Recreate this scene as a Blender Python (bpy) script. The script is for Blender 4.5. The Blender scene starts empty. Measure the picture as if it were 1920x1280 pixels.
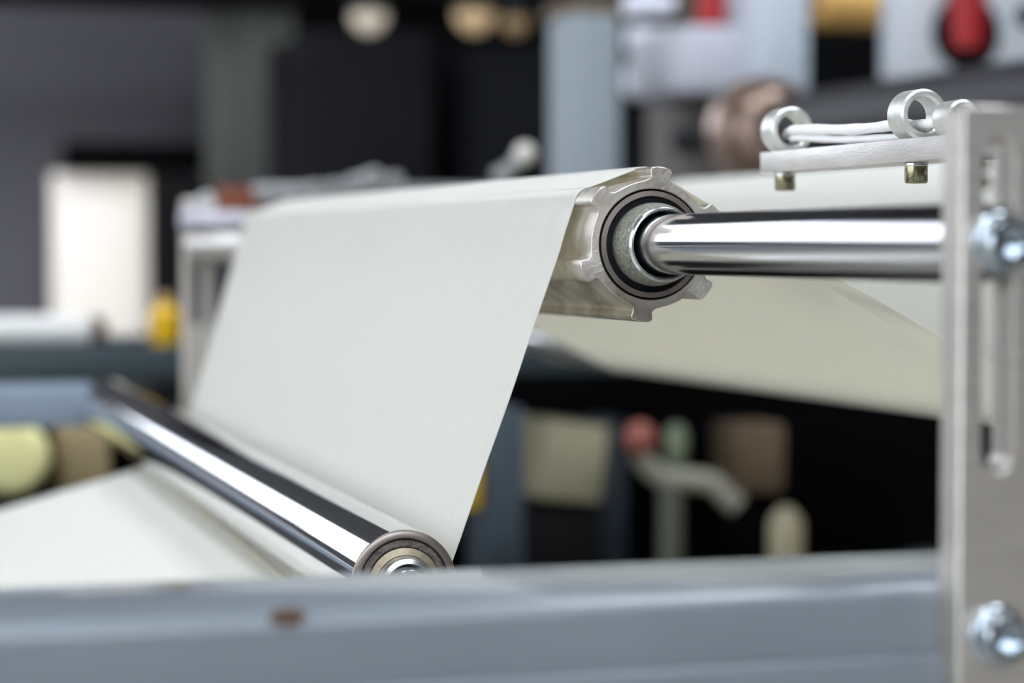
import bpy, bmesh, math, random
from mathutils import Vector, Matrix
random.seed(7)
scene = bpy.context.scene
C = scene.collection

# ------------------------------------------------------------------ camera
F_PX = 4533.0                    # 85 mm lens on a 36 mm wide sensor, 1920 px
YAW = math.radians(17.05)        # the machine's cross direction is world +Y
PITCH = math.atan((640 - 465) / F_PX)
HUB = Vector((0.0, 0.0, 1.15))   # centre of the fluted roller's near face
Z_HUB = 1.225
FWD = Vector((math.sin(YAW) * math.cos(PITCH), math.cos(YAW) * math.cos(PITCH), -math.sin(PITCH)))
RGT = Vector((math.cos(YAW), -math.sin(YAW), 0))
UPV = RGT.cross(FWD)
def ray(px, py):
    return FWD + RGT * ((px - 960) / F_PX) + UPV * ((640 - py) / F_PX)
CAM = HUB - ray(1222, 458) * Z_HUB
def at(px, py, z):               # point seen at a pixel, z metres in front of the camera
    return CAM + ray(px, py) * z
def on_y(px, py, y):
    d = ray(px, py); return CAM + d * ((y - CAM.y) / d.y)
def on_x(px, py, x):
    d = ray(px, py); return CAM + d * ((x - CAM.x) / d.x)
cd = bpy.data.cameras.new('camera'); cam = bpy.data.objects.new('camera', cd); C.objects.link(cam)
cam.matrix_world = Matrix(((RGT.x, UPV.x, -FWD.x, CAM.x), (RGT.y, UPV.y, -FWD.y, CAM.y), (RGT.z, UPV.z, -FWD.z, CAM.z), (0, 0, 0, 1)))
cd.sensor_width = 36; cd.lens = 85; cd.clip_start = .02; cd.clip_end = 100
cd.dof.use_dof = True; cd.dof.focus_distance = 1.215; cd.dof.aperture_fstop = 4.3; cd.dof.aperture_blades = 9
scene.camera = cam

# ------------------------------------------------------------------ light
w = bpy.data.worlds.new('world'); scene.world = w; w.use_nodes = True
w.node_tree.nodes['Background'].inputs[0].default_value = (.75, .85, 1, 1)
w.node_tree.nodes['Background'].inputs[1].default_value = .25
scene.view_settings.view_transform = 'Standard'; scene.view_settings.look = 'None'
scene.view_settings.gamma = 1; scene.view_settings.use_curve_mapping = False
scene.view_settings.exposure = 0.25
scene.cycles.max_bounces = 8; scene.cycles.diffuse_bounces = 4; scene.cycles.glossy_bounces = 4
DAY_FRONT, DAY_LEFT, DAY_BACK, ROOF_FILL = 5.4, 2.5, 2.8, 7.2   # radiance of the hall's window panes and the added overhead fill

# ------------------------------------------------------------------ helpers
def lin(c):
    return tuple(((v / 255) / 12.92 if v / 255 <= .04045 else ((v / 255 + .055) / 1.055) ** 2.4) for v in c) + (1,)
MATS = {}
def mat(name, rgb, rough=.5, metal=0.0, vary=.12, scale=8, bump=0.0, bscale=60, emit=0, coat=0, stretch=(1, 1, 1), rvary=0.0, spec=.5):
    m = bpy.data.materials.new(name); m.use_nodes = True; nt = m.node_tree
    b = nt.nodes['Principled BSDF']; L = nt.links.new
    c = lin(rgb)
    b.inputs['Metallic'].default_value = metal; b.inputs['Roughness'].default_value = rough
    b.inputs['Coat Weight'].default_value = coat; b.inputs['Specular IOR Level'].default_value = spec
    tc = nt.nodes.new('ShaderNodeTexCoord'); mp = nt.nodes.new('ShaderNodeMapping')
    L(tc.outputs['Object'], mp.inputs[0]); mp.inputs['Scale'].default_value = stretch
    n = nt.nodes.new('ShaderNodeTexNoise'); n.inputs['Scale'].default_value = scale; n.inputs['Detail'].default_value = 5
    L(mp.outputs[0], n.inputs['Vector'])
    r = nt.nodes.new('ShaderNodeValToRGB'); L(n.outputs['Fac'], r.inputs[0])
    r.color_ramp.elements[0].position = .3; r.color_ramp.elements[1].position = .7
    r.color_ramp.elements[0].color = tuple(v * (1 - vary) for v in c[:3]) + (1,)
    r.color_ramp.elements[1].color = tuple(min(1, v * (1 + vary)) for v in c[:3]) + (1,)
    L(r.outputs[0], b.inputs['Base Color'])
    if rvary:
        mr = nt.nodes.new('ShaderNodeMapRange'); L(n.outputs['Fac'], mr.inputs[0])
        mr.inputs['To Min'].default_value = max(0, rough - rvary); mr.inputs['To Max'].default_value = rough + rvary
        L(mr.outputs[0], b.inputs['Roughness'])
    if bump:
        n2 = nt.nodes.new('ShaderNodeTexNoise'); n2.inputs['Scale'].default_value = bscale; n2.inputs['Detail'].default_value = 3
        L(mp.outputs[0], n2.inputs['Vector'])
        bp = nt.nodes.new('ShaderNodeBump'); bp.inputs['Strength'].default_value = bump; bp.inputs['Distance'].default_value = .001
        L(n2.outputs['Fac'], bp.inputs['Height']); L(bp.outputs[0], b.inputs['Normal'])
    if emit:
        b.inputs['Emission Color'].default_value = c; b.inputs['Emission Strength'].default_value = emit
    MATS[name] = m
    return m

ORG = {}
def origin(o): return ORG.get(o.name, Vector((0, 0, 0)))
def tag(o, label=None, cat=None, group=None, kind=None):
    if label: o['label'] = label
    if cat: o['category'] = cat
    if group: o['group'] = group
    if kind: o['kind'] = kind
    return o
def thing(name, loc, label, cat, group=None):
    o = bpy.data.objects.new(name, None); C.objects.link(o); o.location = loc; o.empty_display_size = .02
    ORG[o.name] = Vector(loc)
    return tag(o, label, cat, group)
def finish(bm, name, m, parent=None, smooth=True, ang=35, org=None):
    bmesh.ops.recalc_face_normals(bm, faces=bm.faces)
    if org is None:
        lo = Vector((min(v.co[i] for v in bm.verts) for i in range(3))); hi = Vector((max(v.co[i] for v in bm.verts) for i in range(3)))
        org = Vector(((lo.x + hi.x) / 2, (lo.y + hi.y) / 2, lo.z if parent is None else (lo.z + hi.z) / 2))
    bmesh.ops.translate(bm, verts=bm.verts, vec=-org)
    if smooth:
        for f in bm.faces: f.smooth = True
        for e in bm.edges:
            if len(e.link_faces) == 2 and e.calc_face_angle(0) > math.radians(ang): e.smooth = False
    me = bpy.data.meshes.new(name); bm.to_mesh(me); bm.free()
    if m: me.materials.append(m)
    o = bpy.data.objects.new(name, me); C.objects.link(o)
    ORG[o.name] = org.copy()
    if parent is not None:
        o.parent = parent; o.location = org - origin(parent)
    else: o.location = org
    return o
def bm_box(bm, x0, x1, y0, y1, z0, z1, bev=0, seg=2):
    vs = [bm.verts.new(p) for p in ((x0, y0, z0), (x1, y0, z0), (x1, y1, z0), (x0, y1, z0), (x0, y0, z1), (x1, y0, z1), (x1, y1, z1), (x0, y1, z1))]
    fs = [bm.faces.new([vs[i] for i in q]) for q in ((3, 2, 1, 0), (4, 5, 6, 7), (0, 1, 5, 4), (1, 2, 6, 5), (2, 3, 7, 6), (3, 0, 4, 7))]
    if bev:
        es = list({e for f in fs for e in f.edges})
        bmesh.ops.bevel(bm, geom=es, offset=bev, segments=seg, affect='EDGES', profile=.5)
def box(name, x0, x1, y0, y1, z0, z1, m, parent=None, bev=0, seg=2):
    bm = bmesh.new(); bm_box(bm, x0, x1, y0, y1, z0, z1, bev, seg)
    return finish(bm, name, m, parent)
def frame_of(d):
    d = d.normalized(); u = Vector((0, 0, 1)) if abs(d.z) < .9 else Vector((1, 0, 0))
    a = u.cross(d).normalized(); return a, d.cross(a).normalized()
def bm_lathe(bm, base, d, prof, seg=48, closed=False):
    """prof: (radius, distance along d)"""
    a, b = frame_of(d); d = d.normalized(); rings = []
    for r, t in prof:
        if r < 1e-6: rings.append([bm.verts.new(base + d * t)])
        else: rings.append([bm.verts.new(base + d * t + (a * math.cos(2 * math.pi * k / seg) + b * math.sin(2 * math.pi * k / seg)) * r) for k in range(seg)])
    prs = list(zip(rings, rings[1:])) + ([(rings[-1], rings[0])] if closed else [])
    for p, q in prs:
        for k in range(seg):
            l = (k + 1) % seg
            if len(p) == 1 and len(q) == 1: continue
            if len(p) == 1: bm.faces.new((p[0], q[k], q[l]))
            elif len(q) == 1: bm.faces.new((p[k], p[l], q[0]))
            else: bm.faces.new((p[k], p[l], q[l], q[k]))
def lathe(name, base, d, prof, m, parent=None, seg=48, closed=False):
    bm = bmesh.new(); bm_lathe(bm, Vector(base), Vector(d), prof, seg, closed)
    return finish(bm, name, m, parent)
def ring_prof(ri, ro, t0, t1, c=.0006):
    return [(ri + c, t0), (ro - c, t0), (ro, t0 + c), (ro, t1 - c), (ro - c, t1), (ri + c, t1), (ri, t1 - c), (ri, t0 + c)]
def rod_prof(r, t0, t1, c=.001):
    return [(0, t0), (r - c, t0), (r, t0 + c), (r, t1 - c), (r - c, t1), (0, t1)]
def bm_plate(bm, outline, holes, y0, y1):
    """polygon with holes in XZ, extruded along Y"""
    es = []; loops = []
    for lp in [outline] + holes:
        vs = [bm.verts.new((x, y0, z)) for x, z in lp]; loops.append(vs)
        es += [bm.edges.new((vs[i], vs[(i + 1) % len(vs)])) for i in range(len(vs))]
    bmesh.ops.triangle_fill(bm, use_beauty=True, use_dissolve=False, edges=es)
    ff = list(bm.faces); mp = {}
    for lp in loops:
        for v in lp: mp[v] = bm.verts.new((v.co.x, y1, v.co.z))
    for f in ff: bm.faces.new([mp[v] for v in reversed(f.verts)])
    for vs in loops:
        for i in range(len(vs)):
            j = (i + 1) % len(vs); bm.faces.new((vs[i], vs[j], mp[vs[j]], mp[vs[i]]))
def plate(name, outline, holes, y0, y1, m, parent=None, bev=0):
    bm = bmesh.new(); bm_plate(bm, outline, holes, y0, y1)
    o = finish(bm, name, m, parent)
    if bev:
        md = o.modifiers.new('bevel', 'BEVEL'); md.width = bev; md.segments = 2; md.limit_method = 'ANGLE'; md.angle_limit = math.radians(50)
    return o
def circ(cx, cz, r, n=32, a0=0): return [(cx + r * math.cos(a0 + 2 * math.pi * k / n), cz + r * math.sin(a0 + 2 * math.pi * k / n)) for k in range(n)]
def tube(name, pts, r, m, parent=None, seg=12, flat=None, bmx=None):
    """round (or flattened) tube through points with rounded ends"""
    bm = bmx or bmesh.new(); pts = [Vector(p) for p in pts]; rings = []
    for i, p in enumerate(pts):
        d = (pts[min(i + 1, len(pts) - 1)] - pts[max(i - 1, 0)]).normalized(); a, b = frame_of(d)
        rr = r[i] if isinstance(r, (list, tuple)) else r
        fl = flat[i] if isinstance(flat, (list, tuple)) else (flat or 1)
        rings.append([bm.verts.new(p + a * math.cos(2 * math.pi * k / seg) * rr + b * math.sin(2 * math.pi * k / seg) * rr * fl) for k in range(seg)])
    for p, q in zip(rings, rings[1:]):
        for k in range(seg): bm.faces.new((p[k], p[(k + 1) % seg], q[(k + 1) % seg], q[k]))
    bm.faces.new(rings[0]); bm.faces.new(rings[-1])
    if bmx is None: return finish(bm, name, m, parent, ang=60)
def pxbox(name, x0, y0, x1, y1, z, depth, m, parent=None, bev=.006, to=None):
    """axis-aligned block whose front (-Y) face is seen at the given pixels, z metres away; its height may run down to `to`"""
    c = at((x0 + x1) / 2, (y0 + y1) / 2, z); hw = (x1 - x0) / 2 * z / F_PX / math.cos(YAW) ; hh = (y1 - y0) / 2 * z / F_PX
    z0 = c.z - hh if to is None else to
    return box(name, c.x - hw, c.x + hw, c.y, c.y + depth, z0, c.z + hh, m, parent, bev)
def pxw(px, z): return px * z / F_PX

# ------------------------------------------------------------------ materials
def fabric_mat():
    m = bpy.data.materials.new('woven_cream_fabric'); m.use_nodes = True; nt = m.node_tree; L = nt.links.new; N = nt.nodes.new
    nt.nodes.remove(nt.nodes['Principled BSDF'])
    uv = N('ShaderNodeUVMap'); uv.uv_map = 'uv'
    def wave(axis, sc, dist):
        t = N('ShaderNodeTexWave'); t.bands_direction = axis; t.inputs['Scale'].default_value = sc
        t.inputs['Distortion'].default_value = dist; t.inputs['Detail'].default_value = 2; t.inputs['Detail Scale'].default_value = 3
        L(uv.outputs[0], t.inputs['Vector']); return t
    wu, wv = wave('X', 270, .6), wave('Y', 230, .6)
    mp = N('ShaderNodeMapping'); mp.inputs['Scale'].default_value = (9, 60, 1); L(uv.outputs[0], mp.inputs[0])
    no = N('ShaderNodeTexNoise'); no.inputs['Scale'].default_value = 3; no.inputs['Detail'].default_value = 6; L(mp.outputs[0], no.inputs['Vector'])
    mul = N('ShaderNodeMath'); mul.operation = 'MULTIPLY'; L(wu.outputs['Fac'], mul.inputs[0]); L(wv.outputs['Fac'], mul.inputs[1])
    rp = N('ShaderNodeValToRGB'); L(no.outputs['Fac'], rp.inputs[0])
    rp.color_ramp.elements[0].position = .25; rp.color_ramp.elements[0].color = lin((236, 235, 230))
    rp.color_ramp.elements[1].position = .75; rp.color_ramp.elements[1].color = lin((243, 243, 239))
    mx = N('ShaderNodeMix'); mx.data_type = 'RGBA'; mx.blend_type = 'MULTIPLY'; mx.inputs['Factor'].default_value = 1
    g = N('ShaderNodeMapRange'); g.inputs['To Min'].default_value = .965; g.inputs['To Max'].default_value = 1; L(mul.outputs[0], g.inputs[0])
    L(rp.outputs[0], mx.inputs[6]); L(g.outputs[0], mx.inputs[7])
    ad = N('ShaderNodeMath'); ad.operation = 'MULTIPLY_ADD'; L(no.outputs['Fac'], ad.inputs[0]); ad.inputs[1].default_value = 1.2; L(mul.outputs[0], ad.inputs[2])
    bp = N('ShaderNodeBump'); bp.inputs['Strength'].default_value = .35; bp.inputs['Distance'].default_value = .0005; L(ad.outputs[0], bp.inputs['Height'])
    df = N('ShaderNodeBsdfDiffuse'); tr = N('ShaderNodeBsdfTranslucent'); ms = N('ShaderNodeMixShader'); ms.inputs[0].default_value = .5
    L(mx.outputs[2], df.inputs[0]); tr.inputs[0].default_value = lin((238, 235, 220)); L(bp.outputs[0], df.inputs['Normal'])
    L(df.outputs[0], ms.inputs[1]); L(tr.outputs[0], ms.inputs[2]); L(ms.outputs[0], nt.nodes['Material Output'].inputs[0])
    return m
FABRIC = fabric_mat()
CHROME = mat('polished_chrome', (232, 232, 234), .045, 1, vary=.02, scale=30)
SHAFT = mat('ground_steel_shaft', (205, 203, 206), .11, 1, vary=.05, scale=30, stretch=(1, .05, 1), rvary=.03)
ALU = mat('cast_aluminium', (198, 192, 184), .42, .85, vary=.16, scale=60, bump=.25, bscale=500, rvary=.1)
ALUGREY = mat('brushed_aluminium', (206, 199, 190), .36, .8, vary=.07, scale=25, stretch=(1, 1, 12), bump=.08, bscale=150)
BARALU = mat('sawn_aluminium_bar', (208, 203, 199), .4, .75, vary=.1, scale=40, stretch=(1, 1, 5), bump=.2, bscale=260)
MATS['cast_aluminium'].node_tree.nodes['Color Ramp'].color_ramp.elements[0].color = lin((158, 147, 127))
RIM = mat('dull_bearing_steel', (150, 140, 132), .35, .9, vary=.12, scale=80)
SEAL = mat('black_rubber_seal', (13, 14, 17), .7, 0, spec=.25, vary=.5, scale=900, bump=.4, bscale=900)
COLLAR = mat('dusty_zinc_collar', (134, 134, 122), .5, .6, vary=.45, scale=600, bump=.7, bscale=700)
ZINC = mat('zinc_plated_steel', (205, 208, 205), .25, .95, vary=.1, scale=120, rvary=.08)
RINGZ = mat('matt_zinc_ring', (214, 215, 208), .42, .8, vary=.12, scale=150, bump=.15, bscale=400)
ZBLUE = mat('blue_zinc_bolt', (194, 203, 209), .2, 1, vary=.08, scale=90)
OLIVEZ = mat('yellowish_zinc_screw', (150, 146, 118), .22, 1, vary=.15, scale=200)
DARK = mat('dark_gap', (7, 7, 8), .8, 0, spec=.1)
PAINT = mat('blue_grey_paint', (123, 130, 136), .27, 0, vary=.05, scale=14, bump=.06, bscale=200, coat=.3)
RUST = mat('rust_brown', (92, 66, 48), .8, 0, vary=.3, scale=200)
CORD = mat('white_cotton_cord', (236, 236, 234), .8, 0, vary=.04, scale=300, bump=.5, bscale=900)
DARK_LINE = mat('dark_line_olive', (176, 172, 148), .9, 0, vary=.08, scale=200)  # olive tone of the darker line on the outgoing sheet
GRIME = mat('grimy_end_ring', (104, 98, 92), .5, .7, vary=.45, scale=350, bump=.8, bscale=600)
BRASSY = mat('brassy_ring', (168, 156, 132), .4, .8, vary=.15, scale=300)

# ------------------------------------------------------------------ the hall
X0, X1, Y0, Y1, ZC = -6.5, 6.0, -5.5, 9.0, 5.6
FLOORM = mat('concrete_floor', (186, 183, 174), .6, 0, vary=.1, scale=2, bump=.1, bscale=30)
WALLM = mat('grey_hall_wall', (96, 95, 97), .8, 0, vary=.06, scale=1.5)
CEILM = mat('dark_hall_ceiling', (46, 45, 46), .8, 0, vary=.1, scale=2)
tag(box('floor', X0, X1, Y0, Y1, -.1, 0, FLOORM), kind='structure')
tag(box('ceiling', X0, X1, Y0, Y1, ZC, ZC + .1, CEILM), kind='structure')
tag(box('wall_back', X0, X1, Y1, Y1 + .1, 0, ZC, WALLM), kind='structure')
tag(box('wall_right', X1, X1 + .1, Y0, Y1, 0, ZC, WALLM), kind='structure')
tag(box('wall_left', X0 - .1, X0, Y0, Y1, 0, ZC, WALLM), kind='structure')
tag(box('wall_front', X0, X1, Y0 - .1, Y0, 0, ZC, WALLM), kind='structure')
def pane(n, e): return mat('daylight_pane_' + n, (238, 245, 255), .3, 0, vary=0, emit=e)
WFRAME = mat('window_frame_steel', (60, 62, 64), .5, .2)
wn = [0]
def hall_window(axis, pos, a0, a1, z0, z1, n, PANE):
    wn[0] += 1
    nm = 'window_%d' % wn[0]
    s = 1 if pos < 0 else -1
    def bx(name, p, q, zz0, zz1, d0, d1, m, par):
        lo, hi = sorted((pos + s * d0, pos + s * d1))
        return box(name, *((p, q, lo, hi) if axis == 'y' else (lo, hi, p, q)), zz0, zz1, m, par)
    root = thing(nm, (((a0 + a1) / 2, pos, z0) if axis == 'y' else (pos, (a0 + a1) / 2, z0)), None, None); tag(root, kind='structure')
    st = (a1 - a0) / n
    for k in range(n): bx('pane', a0 + k * st + .03, a0 + (k + 1) * st - .03, z0 + .05, z1 - .05, .012, .02, PANE, root)
    for k in range(n + 1): bx('mullion', a0 + k * st - .03, a0 + k * st + .03, z0, z1, 0, .05, WFRAME, root)
    for zz in (z0, z1): bx('rail', a0, a1, zz - .05, zz + .05, 0, .05, WFRAME, root)
hall_window('y', Y0, -5.0, 1.6, 2.7, 4.7, 6, pane('front', DAY_FRONT))        # behind the camera
hall_window('x', X0, -4.8, 4.8, .5, 4.9, 8, pane('left', DAY_LEFT))          # left side, nearly down to the floor
for i, (sx0, sx1) in enumerate(((-1.6, -.2), (1.2, 2.8))):      # added overhead fill panels, unseen, brightening the beam top and sheet
    nm = 'window_%d' % (i + 8); t = thing(nm, ((sx0 + sx1) / 2, .2, ZC - .06), None, None); tag(t, kind='structure')  # numbered after the windows, but an added fill panel
    PR = pane('roof_fill%d' % i, ROOF_FILL)
    for k in range(4): box('pane', sx0 + .04, sx1 - .04, -2.4 + k * 1.2 + .04, -1.2 + k * 1.2 - .04, ZC - .03, ZC - .01, PR, t)
    for k in range(5): box('mullion', sx0, sx1, -2.4 + k * 1.2 - .03, -2.4 + k * 1.2 + .03, ZC - .06, ZC, WFRAME, t)
hall_window('y', Y1, -5.0, -.85, 1.75, 5.2, 4, pane('back', DAY_BACK))        # back wall, left of the view

# ------------------------------------------------------------------ fluted roller with its shaft
S2 = Vector((0, 1, 0))
def P2(x, z): return Vector((x, 0, z))
roller = thing('fluted_roller', HUB + Vector((0, .5, -.04)), 'fluted aluminium roller on a polished steel shaft, carrying the fabric over its top', 'roller')
LOBES = [math.radians(a) for a in (24, 82, 139, 201, 262, 321)]
R_L, R_T = .0394, .0312
def lobe_outline():
    prof = [(.0309, -.0098), (.0316, -.0078), (.0329, -.0058), (.0346, -.0051), (.0362, -.0056), (.0376, -.0058), (.0387, -.0050), (.0393, -.0034), (.0396, -.0012)]
    prof = prof + [(a, -b) for a, b in reversed(prof)]
    pts = []
    for i, t in enumerate(LOBES):
        er = (math.cos(t), math.sin(t)); et = (-er[1], er[0])
        for rho, tau in prof: pts.append((HUB.x + er[0] * rho + et[0] * tau, HUB.z + er[1] * rho + et[1] * tau))
        nx = LOBES[(i + 1) % 6] + (2 * math.pi if i == 5 else 0)
        half = math.asin(.0098 / .0324)
        for k in range(1, 8):
            a = t + half + (nx - t - 2 * half) * k / 8
            pts.append((HUB.x + R_T * 1.035 * math.cos(a), HUB.z + R_T * 1.035 * math.sin(a)))
    return pts
Y_FAR = .925
OUT = lobe_outline()
plate('fluted_body', OUT, [circ(HUB.x, HUB.z, .0281, 64)], 0, Y_FAR + .03, ALU, roller, bev=.0005)
lathe('bearing_outer_ring', HUB, S2, [(.0274, .0075), (.0271, -.0002), (.0245, -.0004), (.0238, .002), (.0238, .0075)], RIM, roller, 96)
lathe('bearing_gap', HUB, S2, [(.0281, .004), (.0272, .0042)], DARK, roller, 64)
lathe('bearing_seal', HUB, S2, [(.0241, .0022), (.0215, .0012), (.018, .002), (.0178, .006)], SEAL, roller, 96)
lathe('inner_collar', HUB, S2, [(.0206, .003), (.0211, -.003), (.0209, -.007), (.0202, -.012), (.0194, -.0155), (.0188, -.0160), (.0170, -.0160), (.0165, .006)], COLLAR, roller, 96)
lathe('collar_rim', HUB, S2, [(.0189, -.0160), (.0191, -.0175), (.0188, -.0192), (.0181, -.0202), (.0172, -.0202), (.0165, -.0192), (.0162, -.0175), (.0162, .0)], ZINC, roller, 96)
Y_PB, Y_PF = -.346, -.362        # post back and front face
lathe('shaft', HUB, Vector((0, -1, 0)), [(0, -.01), (.0150, -.009), (.0150, -Y_PB - .0004), (0, -Y_PB - .0004)], SHAFT, roller, 96)
# far end of the shaft, to the far upright
FAR_PY = 1.36
lathe('shaft_far_end', Vector((0, Y_FAR + .03, HUB.z)), S2, [(.015, -.02), (.015, FAR_PY - Y_FAR - .03), (0, FAR_PY - Y_FAR - .03)], ALUGREY, roller, 48)

# ------------------------------------------------------------------ chrome roller
cn = on_y(757, 1094, 0.0); zn = (cn - CAM).dot(FWD)
cf = at(207, 763, zn / .505)
RC = .0268 * 1.0
ax = (cf - cn).normalized(); clen = (cf - cn).length
chrome = thing('chrome_roller', (cn + cf) / 2 - Vector((0, 0, RC)), 'mirror-polished chrome roller low on the left, fabric passing beneath it', 'roller')
lathe('roller_tube', cn, ax, [(RC, 0), (RC, clen - .0012), (RC - .0016, clen), (0, clen)], CHROME, chrome, 128)
lathe('end_rim', cn, ax, [(RC, .0000), (RC - .0003, -.0008), (RC - .0011, -.0013), (.0230, -.0013), (.0226, -.0008), (.0226, .003)], RIM, chrome, 128)
lathe('end_groove', cn, ax, [(.0226, .0022), (.0170, .0022)], GRIME, chrome, 96)
lathe('seal_ring', cn, ax, [(.0217, .003), (.0217, -.0002), (.0186, -.0006), (.0186, .003)], GRIME, chrome, 96)
lathe('brass_ring', cn, ax, [(.0180, .003), (.0180, -.002), (.0146, -.0028), (.0146, .003)], BRASSY, chrome, 96)
lathe('bearing_hub', cn, ax, [(.0143, .003), (.0143, -.006), (.0134, -.0085), (.0112, -.0092), (.0102, -.0075), (.0098, -.004)], ZINC, chrome, 96)
lathe('journal', cn, -ax, [(.0092, -.004), (.0092, .008), (.0086, .009), (.0086, .20), (0, .20)], SHAFT, chrome, 64)
lathe('far_journal', cf, ax, rod_prof(.0105, 0, .20), SHAFT, chrome, 32)

# ------------------------------------------------------------------ guide rollers under the web on the far right
def c2(v): return (v.x, v.z)
b2 = on_y(2175, 842, .025); R2R = .018
R2C = (b2.x, b2.z + R2R)
k3 = on_y(1300, 334, .6)
# crest of the take-up roller: a line along Y through pixel (1300, 334)
R3R = .045; X3 = R2C[0] + R2R + .004 + R3R; t3 = on_x(1300, 336, X3); R3C = (X3, t3.z - R3R)
STEEL2 = mat('grey_guide_roller', (150, 150, 148), .3, .8)
for nm, cc, rr, lb in (('guide_roller', R2C, R2R, 'grey guide roller cradled by the sagging fabric behind the upright'), ('take_up_roller', R3C, R3R, 'grey roller under the crest of the rearmost fabric sheet')):
    t = thing(nm, (cc[0], .5, cc[1] - rr), lb, 'roller')
    lathe('drum', (cc[0], -.01, cc[1]), S2, rod_prof(rr - .0004, 0, 1.12, .002), STEEL2, t, 64)
    lathe('journal', (cc[0], -.26, cc[1]), S2, rod_prof(.011, 0, 1.6), SHAFT, t, 32)

# ------------------------------------------------------------------ the fabric web, one continuous cloth
def lobe_c(i, rho=.0346): return (HUB.x + rho * math.cos(LOBES[i]), HUB.z + rho * math.sin(LOBES[i]))
def belt(circles, counts):
    """circles: (cx, cz, r, side).  side +1: centre to the left of travel."""
    dirs = []
    for (x1, z1, r1, s1), (x2, z2, r2, s2) in zip(circles, circles[1:]):
        D = math.hypot(x2 - x1, z2 - z1); phi = math.atan2(z2 - z1, x2 - x1)
        dirs.append(phi - math.asin((s2 * r2 - s1 * r1) / D))
    def tp(c, th): return (c[0] + c[3] * c[2] * math.sin(th), c[1] - c[3] * c[2] * math.cos(th))
    pts = []; nrm = []
    for i, c in enumerate(circles):
        if i > 0 and i < len(circles) - 1:
            a0, a1 = dirs[i - 1], dirs[i]; na = 12
            for k in range(na + 1):
                th = a0 + (a1 - a0) * k / na; pts.append(tp(c, th)); nrm.append((-math.sin(th), math.cos(th)))
        else:
            th = dirs[0] if i == 0 else dirs[-1]; pts.append((c[0], c[1])); nrm.append((-math.sin(th), math.cos(th)))
        if i < len(circles) - 1:
            p = pts[-1]; q = tp(circles[i + 1], dirs[i]) if i + 1 < len(circles) - 1 else circles[i + 1][:2]
            for k in range(1, counts[i]):
                f = k / counts[i]; pts.append((p[0] + (q[0] - p[0]) * f, p[1] + (q[1] - p[1]) * f)); nrm.append((-math.sin(dirs[i]), math.cos(dirs[i])))
    return pts, nrm
WEB_N, WEB_F = .025, Y_FAR
NY = 96
TH = .0006
ed = on_y(0, 930, WEB_F)         # a point of the far edge of the outgoing sheet
bm = bmesh.new(); uvl = bm.loops.layers.uv.new('uv'); grid = []; uvs = []
for j in range(NY + 1):
    y = WEB_N + (WEB_F - WEB_N) * (j / NY) ** 1.5
    f = (y - cn.y) / (cf.y - cn.y); c0 = cn + (cf - cn) * f
    dl = math.radians(15.5); xe = -1.5
    zs = c0.z - RC - math.tan(dl) * (c0.x - xe)
    circles = [(xe, zs, 0, 1), (c0.x, c0.z, RC + TH, 1), (*lobe_c(2), .0057, -1), (*lobe_c(1), .0057, -1), (R2C[0], R2C[1], R2R, 1), (R3C[0], R3C[1], R3R, -1), (1.5, R3C[1] - .25, 0, -1)]
    pts, nrm = belt(circles, (30, 22, 4, 20, 14, 14))
    row = []; s = 0; ru = []
    for k, ((x, z), n) in enumerate(zip(pts, nrm)):
        if k: s += math.hypot(x - pts[k - 1][0], z - pts[k - 1][1])
        wob = .0007 * math.sin(s * 9 + y * 7) * math.sin(y * 23 + s * 2.1) + .0004 * math.sin(y * 61 + s * 5)
        seg_free = 1 if (k < 29 or 44 < k < 62) else (.8 if 93 < k < 111 else .05)
        wob *= seg_free
        if 92 < k < 112:         # slack fold near the edge of the descending sheet
            fa = (k - 92) / 20; yd = y - WEB_N
            wob += math.sin(math.pi * fa) * (.013 * math.exp(-((yd - .05 - .07 * fa) / .017) ** 2) - .003 * math.exp(-((yd - .01) / .02) ** 2))
        yy = y + (.0006 * math.sin(s * 31) + .0004 * math.sin(s * 83 + 1)) * (1 if j in (0, NY) else 0)
        row.append(bm.verts.new((x + n[0] * wob, yy, z + n[1] * wob))); ru.append((s, y))
    grid.append(row); uvs.append(ru)
for j in range(NY):
    for k in range(len(grid[0]) - 1):
        fc = bm.faces.new((grid[j][k], grid[j + 1][k], grid[j + 1][k + 1], grid[j][k + 1]))
        for lp, q in zip(fc.loops, ((j, k), (j + 1, k), (j + 1, k + 1), (j, k + 1))): lp[uvl].uv = uvs[q[0]][q[1]]
web = finish(bm, 'fabric_web', FABRIC, None, ang=80)
md = web.modifiers.new('thickness', 'SOLIDIFY'); md.thickness = .0005; md.offset = 0
tag(web, 'long cream woven fabric sheet threaded over the fluted roller and under the chrome roller', 'fabric')
# thin raised strip, darker than the cloth, along a line on the outgoing sheet
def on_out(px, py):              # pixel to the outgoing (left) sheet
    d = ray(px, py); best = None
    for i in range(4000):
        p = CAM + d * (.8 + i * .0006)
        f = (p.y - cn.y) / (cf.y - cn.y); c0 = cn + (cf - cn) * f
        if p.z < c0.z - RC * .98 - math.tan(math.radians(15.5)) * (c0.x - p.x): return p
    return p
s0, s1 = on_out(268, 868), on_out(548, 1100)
tube('dark_line', [s0 + (s1 - s0) * t + Vector((0, 0, .0008)) for t in [i / 12 for i in range(13)]], .0013, DARK_LINE, web, 8)

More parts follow.
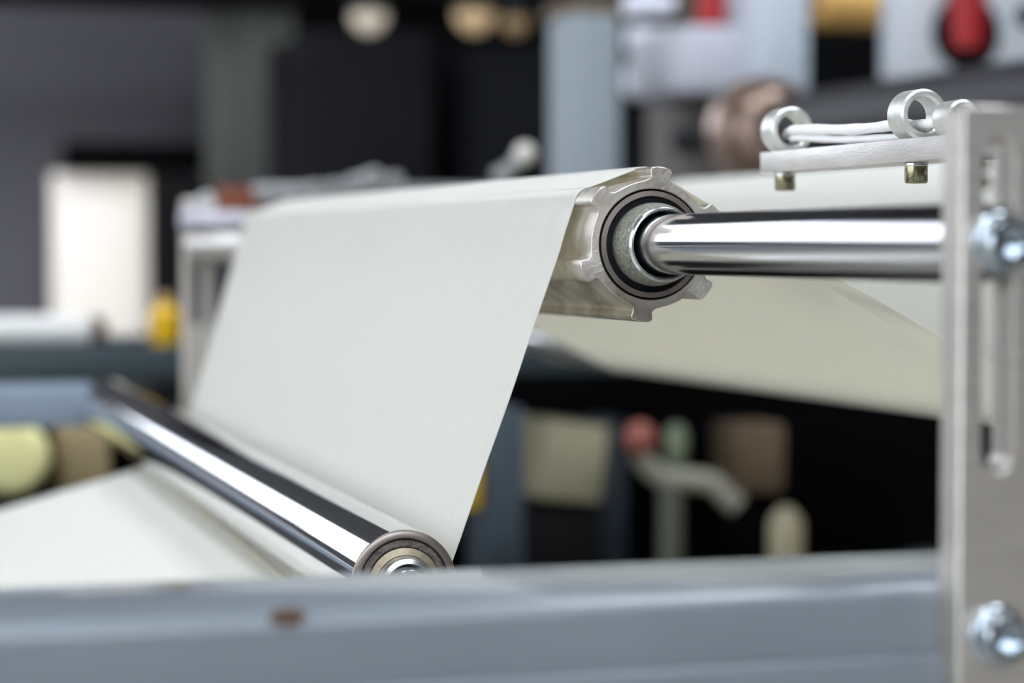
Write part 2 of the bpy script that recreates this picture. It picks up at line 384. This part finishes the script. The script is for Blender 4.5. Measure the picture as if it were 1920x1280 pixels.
# ------------------------------------------------------------------ machine side frame: beam
hb = .124                        # camera height above the beam's top
BT = CAM.z - hb
beam = thing('frame_beam', (-.2, -.30, BT - .06), 'blue-grey painted steel beam across the bottom foreground', 'beam')
bm = bmesh.new(); bm_box(bm, -1.5, 1.5, -.3465, -.25, BT - .075, BT, .006, 4); finish(bm, 'beam_tube', PAINT, beam)
bm = bmesh.new(); bm_box(bm, -1.5, 1.5, -.3495, -.3464, BT - .075, BT - .026, .0014, 3); finish(bm, 'side_flange', PAINT, beam)
rp = on_y(541, 1158, -.3475)
bm = bmesh.new(); bmesh.ops.create_icosphere(bm, subdivisions=3, radius=.0035, matrix=Matrix.Translation((rp.x, -.3462, rp.z)) @ Matrix.Diagonal((1.9, .4, .9, 1)))
finish(bm, 'rust_chip', RUST, beam)

# ------------------------------------------------------------------ slotted upright with bolts
def make_bolt(root, base, d, r, h, m=ZBLUE):
    """socket cap bolt with washer; d points out of the surface"""
    b = lathe('bolt', base, d, [(0, 0), (r * .99, 0), (r, .0006), (r, h - .0016), (r * .9, h), (r * .56, h), (r * .5, h - .0004), (r * .5, h - .006), (0, h - .006)], m, root, 48)
    lathe('washer', base, d, ring_prof(r * .5, r * 1.22, 0, .0025, .0007), m, b, 48, True)
    return b
def make_upright(name, yf, yb, label, near=True):
    zt = CAM.z + .0515; hw = .0150; zb = BT - (.2 if near else .3)
    ol = [(-hw, zb), (hw, zb), (hw, zt - .002), (hw - .002, zt), (-hw + .002, zt), (-hw, zt - .002)]
    st = CAM.z + .040; sb = CAM.z - .0815; sw = .006
    slot = [(sw * math.cos(a), st - sw + sw * math.sin(a)) for a in [math.pi * i / 14 for i in range(15)]] + [(sw * math.cos(a), sb + sw + sw * math.sin(a)) for a in [math.pi + math.pi * i / 14 for i in range(15)]]
    t = thing(name, (0, (yf + yb) / 2, zb), label, 'bracket')
    plate('slotted_bar', ol, [slot], yf, yb, ALUGREY, t, bev=.001)
    return t
post = make_upright('slotted_upright', Y_PF, Y_PB, 'grey slotted aluminium upright bolted to the beam, at the right edge')
OUTD = Vector((0, -1, 0))
ub = on_y(1868, 444, Y_PF); lb_ = on_y(1846, 1192, Y_PF)
make_bolt(post, Vector((0, Y_PF, HUB.z)), OUTD, .0092, .0105)
make_bolt(post, Vector((0, Y_PF, lb_.z)), OUTD, .0092, .0105)
for yy in (309, 343):
    p = on_y(1848, yy, Y_PB); 
    lathe('set_screw', (-.0015, Y_PB - .004, p.z), OUTD, [(0, 0), (.0029, 0), (.0029, .0035), (.0017, .0035), (.0015, .001), (0, .001)], OLIVEZ, post, 24)

# ------------------------------------------------------------------ guide bracket: bar, rings, screws; and the cord
ring2 = at(1722, 203, 1.215); XB = ring2.x                  # the arm runs along Y behind the upright
bar_far = on_x(1425, 286, XB - .013)
bz1 = bar_far.z; bz0 = bz1 - .0116; by1 = bar_far.y
by0 = at(1815, 240, 1.14).y; sy0 = at(1790, 240, 1.16).y
bracket = thing('guide_bracket', (XB, (by1 + by0) / 2, bz0), 'flat aluminium bracket arm carrying three steel guide rings', 'bracket')
bm = bmesh.new(); bm_box(bm, XB - .013, XB + .013, by0, by1, bz0, bz1, .0005, 2); finish(bm, 'flat_bar', BARALU, bracket)
rings = []; RO = .0129
for i, (px, rho) in enumerate(((1487, RO), (1734, RO), (1808, RO * .7))):
    c = on_x(px, 240, XB + .001); c.z = bz1 + rho - .0004; c.x = XB + .001
    lathe('guide_ring', c, S2, ring_prof(rho * .68, rho, 0, .0175, .0012), RINGZ, bracket, 64, True)
    rings.append(c)
for px in (1472, 1718):
    c = on_x(px, 320, XB - .004); c.x = XB - .004; c.z = bz0
    s = lathe('cap_screw', c, Vector((0, 0, -1)), [(0, 0), (.0056, 0), (.0058, .0008), (.0058, .0094), (.0052, .0104), (.0032, .0104), (.0030, .005), (0, .005)], OLIVEZ, bracket, 32)
    lathe('screw_collar', c, Vector((0, 0, -1)), ring_prof(.003, .0061, 0, .002, .0004), ZINC, s, 32, True)
sp = at(1790, 500, 1.15)
box('support_post', XB - .004, XB + .004, sy0, sy0 + .01, BT - .05, bz0 - .0002, BARALU, bracket)
box('support_foot', XB - .012, XB + .026, -.2499, by0 + .03, BT - .06, BT - .0502, BARALU, bracket)
# cord: threaded through the rings, two strands between them
r1, r2 = rings[0], rings[1]
cl = thing('cord', (r1.x, r1.y, bz1 + .003), 'soft white cotton cord threaded through the steel guide rings', 'cord')
def strand(name, pts, rad, flat):
    n = 28; P = []
    for i in range(n + 1):
        t = i / n * (len(pts) - 1); k = min(int(t), len(pts) - 2); f = t - k
        p0, p1, p2, p3 = (Vector(pts[max(0, min(len(pts) - 1, k + q))]) for q in (-1, 0, 1, 2))
        P.append(.5 * ((2 * p1) + (p2 - p0) * f + (2 * p0 - 5 * p1 + 4 * p2 - p3) * f * f + (3 * p1 - p0 - 3 * p2 + p3) * f ** 3))
    rr = [rad * (.8 + .35 * math.sin(3.14 * i / n) + .1 * math.sin(i * 1.9)) for i in range(n + 1)]
    tube(name, P, rr, CORD, cl, 12, flat)
ym = (r1.y + r2.y) / 2
strand('upper_strand', [(r1.x + .001, r1.y + .012, r1.z - .003), (r1.x, r1.y + .004, r1.z - .001), (r1.x - .001, r1.y - .014, bz1 + .0118), (r1.x, ym, bz1 + .0088), (r2.x, r2.y + .03, bz1 + .0088), (r2.x + .001, r2.y + .010, bz1 + .0080), (r2.x + .002, r2.y - .03, bz1 + .0072)], .0033, .75)
strand('lower_strand', [(r1.x + .002, r1.y + .006, r1.z - .005), (r1.x - .001, r1.y - .012, bz1 + .0074), (r1.x + .001, ym + .01, bz1 + .0040), (r2.x + .003, r2.y + .026, bz1 + .0030), (r2.x + .004, r2.y + .005, bz1 + .0058)], .0026, .7)

# ------------------------------------------------------------------ far side of the machine
FPOST = make_upright('slotted_upright', FAR_PY, FAR_PY + .016, 'pale grey slotted upright on the far side, left of the hanging fabric', near=False)
bz1 = CAM.z + .0375; bz0 = bz1 - .0092
bm = bmesh.new(); fb = thing('guide_bracket', (0, FAR_PY - .05, bz0), 'pale bracket plate on top of the far slotted upright', 'bracket')
bm_box(bm, -.02, .045, FAR_PY - .12, FAR_PY - .0003, bz0 - .006, bz1, .001); finish(bm, 'flat_bar', mat('lilac_grey_plate', (196, 194, 204), .4, .2), fb)
bm = bmesh.new(); bm_box(bm, .0, .05, FAR_PY - .08, FAR_PY - .0003, bz0 - .03, bz0 - .0065, .001); finish(bm, 'clamp_block', mat('olive_block', (140, 138, 112), .6), fb)
lathe('guide_ring', (.0, FAR_PY - .06, bz1 + .0095), S2, ring_prof(.0064, .0098, 0, .0135, .001), ZINC, fb, 32, True)

FAR_T = CAM.z - .124
fbm = thing('frame_beam', (-.5, 1.30, FAR_T - .08), 'light blue painted beam end beyond the chrome roller, at the left edge', 'beam')
e = at(192, 760, 2.42)
bm = bmesh.new(); bm_box(bm, -1.6, e.x, e.y, e.y + .09, CAM.z - pxw(335, 2.42), CAM.z - pxw(258, 2.42), .006, 3)
finish(bm, 'beam_tube', mat('light_blue_paint', (124, 136, 150), .5, 0, vary=.08, scale=8), fbm)
TEAL = mat('dark_teal_paint', (40, 54, 58), .5, 0, vary=.15, scale=5)
z_ = 2.75; tb0, tb1 = at(-60, 690, z_), at(1075, 660, z_ + .35)
teal = box('machine_rail', -1.9, 1.3, tb0.y + .05, tb0.y + .15, CAM.z - pxw(258, z_), CAM.z - pxw(196, z_), TEAL, None, .006)
tag(teal, 'dark teal machine rail running behind the hanging fabric', 'rail')

# fittings beyond the fabric's crest
STG = mat('grey_steel_fitting', (150, 151, 150), .4, .5, vary=.15, scale=20)
ZR = 2.75
rl = at(700, 352, ZR); rr_ = at(975, 332, ZR)
rail = thing('tension_rail', ((rl.x + rr_.x) / 2, rl.y, rl.z - .02), 'grey steel rail with small fittings and a round-knobbed lever, just above the fabric crest', 'rail')
ra = at(470, 392, ZR); rb = at(1000, 345, ZR + .05)
bm = bmesh.new(); bm_box(bm, ra.x, rb.x, rl.y, rl.y + .03, rl.z - .012, rl.z + .004, .002); finish(bm, 'rail_bar', STG, rail)
for i, (px, py, rad) in enumerate(((500, 372, 17), (545, 362, 14), (590, 356, 16), (628, 350, 13), (668, 344, 17), (700, 336, 20), (740, 338, 14))):
    p = at(px, py, ZR - .02); r_ = pxw(rad, ZR)
    lathe('fitting', p + Vector((0, -.01, 0)), S2, ring_prof(r_ * .35, r_, 0, .03, .002), STG, rail, 24, True)
    q = at(px + 6, py - rad - 3, ZR)
    tube('fitting_pin', [p, Vector((p.x, p.y, rl.z))], .005, STG, rail, 8)
lv = None
p0, p1 = at(930, 334, ZR - .02), at(984, 288, ZR - .03)
la = tube('lever_arm', [p0, (p0 + p1) / 2 + Vector((0, 0, -.003)), p1], [.011, .009, .008], STG, rail, 10)
bm = bmesh.new(); bmesh.ops.create_uvsphere(bm, u_segments=20, v_segments=12, radius=.0125, matrix=Matrix.Translation(p1)); finish(bm, 'knob', mat('pale_knob', (205, 200, 188), .3), la)
for px in (600, 800):
    p = at(px, 420, ZR + .02); 
    box('rail_post', p.x - .015, p.x + .015, rl.y + .003, rl.y + .028, CAM.z - pxw(635, 3.0), rl.z - .0125, STG, rail)
rs = pxbox('rust_cover', 412, 350, 505, 425, ZR + .02, .05, mat('rust_red_brown', (112, 58, 34), .7, vary=.25, scale=8), rail)

# ------------------------------------------------------------------ hall beyond: left
def tagged(o, label, cat, group=None): return tag(o, label, cat, group)
GREYP = mat('purple_grey_panel', (92, 89, 94), .85, vary=.05, scale=1)
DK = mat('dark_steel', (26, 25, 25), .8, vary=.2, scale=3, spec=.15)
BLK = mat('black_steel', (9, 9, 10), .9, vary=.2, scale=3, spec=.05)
zp = 6.6
tagged(pxbox('partition_panel', -120, 12, 384, 640, zp, .08, GREYP, None, .01, to=0), 'large flat grey partition panel filling the upper left', 'panel')
tagged(pxbox('header_beam', -120, -70, 1080, 6, 6.2, .25, BLK, None, .01), 'black overhead beam along the top left edge', 'beam')
d1 = thing('door_1', at(240, 660, 6.5), None, None); tag(d1, kind='structure')
pxbox('lintel', 128, 266, 398, 326, 6.45, .06, BLK, d1)
pxbox('jamb', 284, 326, 346, 700, 6.45, .06, DK, d1, to=0)
pxbox('lit_pane', 104, 326, 284, 700, 6.5, .03, mat('daylit_door_glass', (255, 246, 234), .4, vary=0, emit=.22), d1, .002)
sc_ = thing('strip_curtain', (at(480, 330, 6.3).x, at(480, 330, 6.3).y, 0), 'olive-grey plastic strip curtain hanging beside the grey panel', 'curtain')
STRIP = mat('olive_grey_strip', (84, 85, 77), .6, vary=.08, scale=2)
for i, (a, b) in enumerate(((386, 417), (423, 450), (462, 489), (503, 536), (541, 574))):
    pxbox('strip', a, -40, b, 345 - 6 * i, 6.3 + .02 * (i % 2), .006, STRIP, sc_, 0)
tagged(pxbox('dark_cabinet', 585, 60, 810, 420, 5.6, .5, mat('charcoal_cabinet', (27, 26, 28), .9, vary=.1, spec=.1), None, .01, to=0), 'tall charcoal cabinet right of the strip curtain', 'cabinet')
tagged(pxbox('dark_cabinet', 905, 90, 1052, 420, 5.6, .5, mat('black_cabinet', (22, 22, 25), .9, vary=.1, spec=.1), None, .01, to=0), 'tall near-black cabinet left of the blue-grey column', 'cabinet')
tagged(pxbox('dark_partition', 560, -60, 1075, 420, 6.4, .06, BLK, None, .01, to=0), 'black partition behind the two dark cabinets', 'panel')
# pendant lamps at the top
def lamp(px, py, wpx, zz, rgb, e, label):
    b = at(px, py, zz); r_ = pxw(wpx / 2, zz)
    t = thing('pendant_lamp', b, label, 'lamp', 'pendant lamps under the ceiling')
    lathe('shade', b + Vector((0, 0, r_ * .9)), Vector((0, 0, 1)), [(r_ * .9, 0), (r_, .02), (r_ * .8, r_ * 1.2), (r_ * .25, r_ * 2), (0, r_ * 2)], DK, t, 24)
    bm = bmesh.new(); bmesh.ops.create_uvsphere(bm, u_segments=20, v_segments=12, radius=r_ * .92, matrix=Matrix.Translation(b + Vector((0, 0, r_ * 1.0))) @ Matrix.Diagonal((1, 1, 1.1, 1)))
    finish(bm, 'bulb', mat('lamp_glass_%d' % px, rgb, .4, vary=0, emit=e), t)
    tube('stem', [b + Vector((0, 0, r_ * 2.8)), Vector((b.x, b.y, ZC))], .008, DK, t, 8)
lamp(692, 62, 76, 5.2, (206, 194, 176), .42, 'pale beige pendant lamp, leftmost of the lamps at the top')
lamp(890, 62, 82, 5.2, (198, 170, 130), .36, 'tan glowing pendant lamp, the middle of the three at the top')
lamp(966, 66, 62, 5.2, (150, 125, 92), .20, 'dim brownish pendant lamp, nearest the blue-grey column')

WHITE = mat('white_roll_fabric', (226, 224, 218), .8, vary=.05)
a_ = at(60, 632, 3.3)
def roll(name, p0, p1, r, m, label, cat='roll', core=True, group=None):
    d = p1 - p0; t = thing(name, (p0 + p1) / 2 - Vector((0, 0, r)), label, cat, group)
    lathe('wound_cloth', p0, d, rod_prof(r, 0, d.length, min(.01, r * .2)), m, t, 40)
    if core: lathe('core', p0 - d.normalized() * .006, d, ring_prof(r * .2, r * .32, 0, d.length + .012, .001), MATS['rust_brown'], t, 24, True)
    return t
zt_ = at(60, 656, 3.15).z
tbl = thing('side_table', (at(60, 662, 3.2).x, at(60, 662, 3.2).y, 0), 'dark table behind the teal rail holding the white roll', 'table')
c_ = at(170, 660, 3.2); 
box('table_top', -2.2, c_.x + .35, c_.y - .02, c_.y + .5, zt_ - .03, zt_, TEAL, tbl, .004)
for lx in (-2.1, c_.x + .3): box('leg', lx, lx + .05, c_.y + .2, c_.y + .25, 0, zt_ - .0301, TEAL, tbl)
rw = pxw(30, 3.2)
roll('fabric_roll', Vector((-2.0, c_.y + .1, zt_ + rw)), Vector((at(178, 630, 3.25).x, c_.y + .1, zt_ + rw)), rw, WHITE, 'white fabric roll lying below the bright door')
bx_ = at(145, 605, 3.6)
tagged(box('wood_block', bx_.x - .035, bx_.x + .03, c_.y + .3, c_.y + .38, zt_, at(145, 592, 3.6).z, MATS['rust_brown'], None, .004), 'small dark brown block in front of the bright door', 'block')
yb = at(320, 618, 3.3)
yo = thing('yellow_bottle', (yb.x, c_.y + .12, zt_), 'yellow plastic bottle left of the pale far upright', 'bottle')
YEL = mat('yellow_plastic', (224, 176, 20), .4, vary=.05)
lathe('bottle_body', (yb.x, c_.y + .12, zt_), Vector((0, 0, 1)), [(0, 0), (.020, 0), (.022, .004), (.022, .042), (.012, .055), (0, .055)], YEL, yo, 24)
lathe('cap', (yb.x, c_.y + .12, zt_ + .055), Vector((0, 0, 1)), rod_prof(.010, 0, .014), mat('beige_cap', (190, 160, 110), .5), yo, 20)

# lower left, under the blue beam
py_ = at(22, 858, 2.7)
PALEY = mat('pale_yellow_cloth', (244, 238, 170), .7, vary=.05)
roll('yarn_cone', Vector((py_.x, py_.y, py_.z)), Vector((py_.x, py_.y + .3, py_.z)), pxw(72, 2.7), PALEY, 'pale yellow round roll at the lower left edge', 'roll', False)
tagged(pxbox('tan_block', 120, 806, 205, 960, 2.75, .1, mat('tan_card', (150, 132, 96), .7), None, .006, to=at(30, 1000, 2.6).z), 'tan cardboard box under the end of the chrome roller', 'box')
tagged(pxbox('black_motor', 66, 800, 118, 960, 3.05, .12, BLK, None, .01, to=at(30, 1000, 2.6).z), 'black motor block beside the pale yellow roll', 'motor')
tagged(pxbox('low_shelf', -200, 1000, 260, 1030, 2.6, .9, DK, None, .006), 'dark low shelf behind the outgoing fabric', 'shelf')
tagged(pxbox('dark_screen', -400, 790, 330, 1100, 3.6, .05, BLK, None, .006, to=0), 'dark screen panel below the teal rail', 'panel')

# ------------------------------------------------------------------ hall beyond: under the fabric on the right
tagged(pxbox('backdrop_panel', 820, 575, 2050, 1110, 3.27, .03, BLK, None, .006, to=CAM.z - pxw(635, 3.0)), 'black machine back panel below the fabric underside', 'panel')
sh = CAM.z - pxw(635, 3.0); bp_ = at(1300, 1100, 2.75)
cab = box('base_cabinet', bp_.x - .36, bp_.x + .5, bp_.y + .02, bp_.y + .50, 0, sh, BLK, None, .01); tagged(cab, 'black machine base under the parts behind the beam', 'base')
STBL = mat('slate_blue_paint', (66, 78, 87), .6, vary=.12)
mpp = thing('machine_post', (at(945, 1100, 2.9).x, at(945, 1100, 2.9).y, sh), 'slate-blue machine post with a yellow cover, right of the hanging fabric edge', 'post')
pxbox('post_tube', 905, 765, 985, 1100, 2.9, .07, STBL, mpp, .006, to=sh)
pxbox('yellow_cover', 862, 868, 902, 955, 2.88, .06, YEL, mpp, .004)
tagged(pxbox('machine_post', 1118, 785, 1178, 1100, 3.12, .06, mat('dark_slate_paint', (58, 68, 76), .5), None, .006, to=sh), 'dark slate post behind the red knob', 'post')
CARD = mat('beige_cardboard', (160, 153, 126), .8, vary=.08)
bt = thing('cardboard_box', at(1050, 930, 3.1), 'beige cardboard box between the slate posts', 'box')
bm = bmesh.new(); c = at(1050, 860, 3.1); hw, hh = pxw(60, 3.1), pxw(72, 3.1)
bm_box(bm, -hw, hw, -.06, .06, -hh, hh, .004); bmesh.ops.rotate(bm, verts=bm.verts, cent=(0, 0, 0), matrix=Matrix.Rotation(math.radians(6), 3, 'Y')); bmesh.ops.translate(bm, verts=bm.verts, vec=c); finish(bm, 'carton', CARD, bt)
zz_ = c.z - hh - .012
box('box_stand', c.x - hw, c.x + hw, c.y - .05, c.y + .06, sh, zz_ + .002, DK, bt, .004)
pv = thing('pipe_valve', at(1255, 1060, 2.95), 'grey branching pipe with a red knob', 'pipe')
GP = mat('pale_grey_pipe', (146, 143, 126), .6, vary=.1)
Z2 = 2.95; r_ = pxw(21, Z2)
tube('branch_pipe', [at(1198, 848, Z2), at(1222, 880, Z2), at(1250, 900, Z2), at(1300, 899, Z2), at(1338, 905, Z2), at(1362, 930, Z2), at(1384, 948, Z2)], r_, GP, pv, 16)
pb = at(1258, 902, Z2); tube('riser_pipe', [pb, Vector((pb.x, pb.y, sh))], r_ * 1.15, mat('olive_grey_pipe', (96, 98, 84), .6), pv, 16)
kc = at(1200, 822, Z2 - .03)
bm = bmesh.new(); bmesh.ops.create_uvsphere(bm, u_segments=20, v_segments=12, radius=pxw(32, Z2), matrix=Matrix.Translation(kc)); finish(bm, 'knob', mat('red_knob', (138, 74, 62), .5), pv)
gb = at(1268, 830, 3.1); t = thing('green_nozzle', at(1268, 862, 3.1), 'pale green nozzle above the grey branching pipe', 'nozzle')
lathe('nozzle_body', (gb.x, gb.y, sh), Vector((0, 0, 1)), [(0, 0), (.008, 0), (.008, gb.z - sh - .03), (.014, gb.z - sh - .015), (.015, gb.z - sh + .012), (.008, gb.z - sh + .024), (0, gb.z - sh + .024)], mat('pale_green', (140, 150, 122), .4), t, 20)
wc = at(1430, 925, 3.05); t = thing('wooden_crate', (wc.x, wc.y + .05, sh), 'brown wooden crate on a black stand right of the branching pipe', 'crate')
pxbox('crate_box', 1385, 795, 1475, 925, 3.05, .1, mat('brown_wood', (92, 76, 56), .8, vary=.3, scale=6), t, .006)
box('stand', wc.x - .025, wc.x + .025, wc.y + .02, wc.y + .08, sh, wc.z - .0002, BLK, t, .003)
bb = at(1437, 995, 3.0); t = thing('beige_canister', (bb.x, bb.y - .06, sh), 'beige canister in front of the brown wooden crate', 'canister')
hz_ = at(1437, 950, 3.0).z - sh
lathe('canister_body', (bb.x, bb.y - .06, sh), Vector((0, 0, 1)), [(0, 0), (.020, 0), (.021, .003), (.021, hz_ - .012), (.014, hz_), (0, hz_)], mat('beige_plastic', (166, 156, 128), .6), t, 24)
lathe('lid', (bb.x, bb.y - .06, sh + hz_), Vector((0, 0, 1)), rod_prof(.010, 0, .006), CARD, t, 20)

# ------------------------------------------------------------------ hall beyond: upper right
BLUEG = mat('pale_blue_grey_paint', (134, 142, 146), .6, vary=.05, scale=3)
col = thing('steel_column', (at(1115, 300, 3.6).x, at(1115, 300, 3.6).y, 0), 'pale blue-grey steel column rising behind the fabric crest', 'column')
pxbox('column_shaft', 1064, 26, 1166, 420, 3.6, .10, BLUEG, col, .008, to=0)
pxbox('column_cap', 1058, 4, 1172, 25, 3.6, .11, mat('brown_cap', (110, 92, 70), .6), col, .004)
LGREY = mat('light_grey_machine_paint', (184, 184, 192), .5, vary=.05, scale=3)
rk = thing('roll_rack', (at(1228, 300, 4.0).x, at(1228, 300, 4.0).y, 0), 'dark steel rack holding the stacked white rolls', 'rack')
pxbox('rack_upright', 1240, 186, 1278, 420, 3.95, .05, mat('rack_grey', (78, 84, 88), .5), rk, .004, to=0)
pxbox('rack_back', 1164, -60, 1300, 420, 4.3, .05, DK, rk, .004, to=0)
for i, (a, b, y0, y1, lbl) in enumerate(((1174, 1282, -14, 34, 'top'), (1180, 1280, 44, 98, 'middle'), (1178, 1268, 116, 182, 'lowest'))):
    p0, p1 = at(a, (y0 + y1) / 2, 4.05), at(b, (y0 + y1) / 2, 4.05); p1 = Vector((p1.x, p0.y, p0.z))
    roll('fabric_roll', p0, p1, pxw((y1 - y0) / 2, 4.05), mat('bright_white_cloth_%d' % i, (240, 241, 250), .7, vary=.03), 'bright white fabric roll, %s of the three stacked right of the column' % lbl, 'roll', False, 'white rolls on the rack')
    pz = p0.z - pxw((y1 - y0) / 2, 4.05)
    box('rack_arm', p0.x - .01, p1.x + .01, p0.y - .03, p0.y + .22, pz - .008, pz - .0004, DK, rk, .002)
mh = thing('machine_housing', (at(1400, 300, 3.6).x, at(1400, 300, 3.6).y, 0), 'light grey machine housing above the brown flange', 'machine')
pxbox('front_panel', 1282, 48, 1428, 172, 3.6, .25, LGREY, mh, .01)
pxbox('side_pillar', 1420, -60, 1522, 176, 3.58, .2, mat('pale_steel_pillar', (186, 194, 202), .45, vary=.05), mh, .01)
pxbox('lower_panel', 1290, 172, 1520, 420, 3.75, .2, mat('taupe_machine_panel', (92, 84, 78), .6, vary=.15, scale=4), mh, .01, to=0)
pxbox('recess', 1284, -60, 1424, 52, 3.95, .05, mat('olive_recess', (66, 56, 36), .7, vary=.4, scale=12), mh, .004)
lv2 = thing('red_lever', at(1352, 40, 3.7), 'red lever standing on the light grey housing', 'lever')
b0 = at(1352, 46, 3.62); RED = mat('red_plastic', (150, 5, 14), .5, vary=.06)
lathe('lever_grip', Vector((b0.x, b0.y + .04, b0.z)), Vector((0, 0, 1)), [(0, 0), (.022, 0), (.026, .006), (.022, .03), (.02, .10), (0, .10)], RED, lv2, 24)
tn = at(1592, 10, 3.9)
roll('cardboard_roll', Vector((at(1520, 10, 3.9).x, tn.y, tn.z)), Vector((at(1664, 10, 3.9).x, tn.y, tn.z)), pxw(44, 3.9), mat('ochre_cardboard', (212, 166, 92), .6, vary=.05), 'ochre cardboard roll above the black opening', 'roll')
tagged(pxbox('black_opening_box', 1528, 44, 1676, 420, 4.2, .3, BLK, None, .01, to=0), 'black machine cabinet below the ochre roll', 'cabinet')
mp_ = thing('press_frame', (at(1800, 200, 3.5).x, at(1800, 200, 3.5).y, 0), 'light grey machine side plate with a dark round recess at the top right', 'machine')
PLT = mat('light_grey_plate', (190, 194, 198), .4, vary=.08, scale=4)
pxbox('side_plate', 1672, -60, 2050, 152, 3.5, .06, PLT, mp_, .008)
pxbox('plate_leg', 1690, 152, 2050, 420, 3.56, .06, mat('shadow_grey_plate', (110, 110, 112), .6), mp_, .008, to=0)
yp_ = at(1861, 46, 3.5).y; hc = on_y(1812, 62, yp_)
lathe('recess_cup', hc + Vector((0, -.004, 0)), S2, [(0, .003), (.049, .003), (.052, 0), (.055, .0035)], DARK, mp_, 32)
hc2 = on_y(1925, 30, yp_); lathe('port', hc2 + Vector((0, -.004, 0)), S2, [(0, .003), (.014, .003), (.016, 0), (.018, .0035)], DARK, mp_, 24)
lv3 = thing('red_lever', at(1812, 90, 3.43), 'red lever hanging in the dark recess of the grey side plate', 'lever')
g0, g1 = at(1812, -50, 3.43), at(1814, 90, 3.43)
tube('lever_grip', [g0, g0 * .7 + g1 * .3, g0 * .4 + g1 * .6, g1], [.030, .028, .026, .022], RED, lv3, 20)
lathe('pivot', g1 + Vector((0, .0, .015)), S2, rod_prof(.012, 0, .06), DARK, lv3, 20)
# big dark roller with brown flange
DR = mat('dark_rubber_roller', (38, 36, 39), .55, vary=.1, scale=6)
fl = at(1447, 244, 3.05); rD = pxw(80, 3.05)
dr = thing('rubber_roller', fl - Vector((0, .5, rD)), 'thick dark rubber roller with a brown flange at its far end', 'roller')
lathe('rubber_drum', fl + Vector((.03, 0, 0)), Vector((0, -1, 0)), rod_prof(rD * .86, .015, 1.35, .01), DR, dr, 64)
BRN = mat('brown_flange', (150, 128, 114), .3, .6, vary=.2, scale=10)
lathe('flange', fl + Vector((0, .001, 0)), S2, [(0, -.02), (pxw(60, 3.05), -.02), (pxw(74, 3.05), -.012), (pxw(80, 3.05), .004), (pxw(90, 3.05), -.004), (pxw(100, 3.05), .006), (pxw(103, 3.05), .02), (pxw(102, 3.05), .05), (pxw(90, 3.05), .06), (0, .06)], BRN, dr, 64)
lathe('axle', fl + Vector((0, .055, 0)), S2, rod_prof(.02, 0, .25), DK, dr, 24)
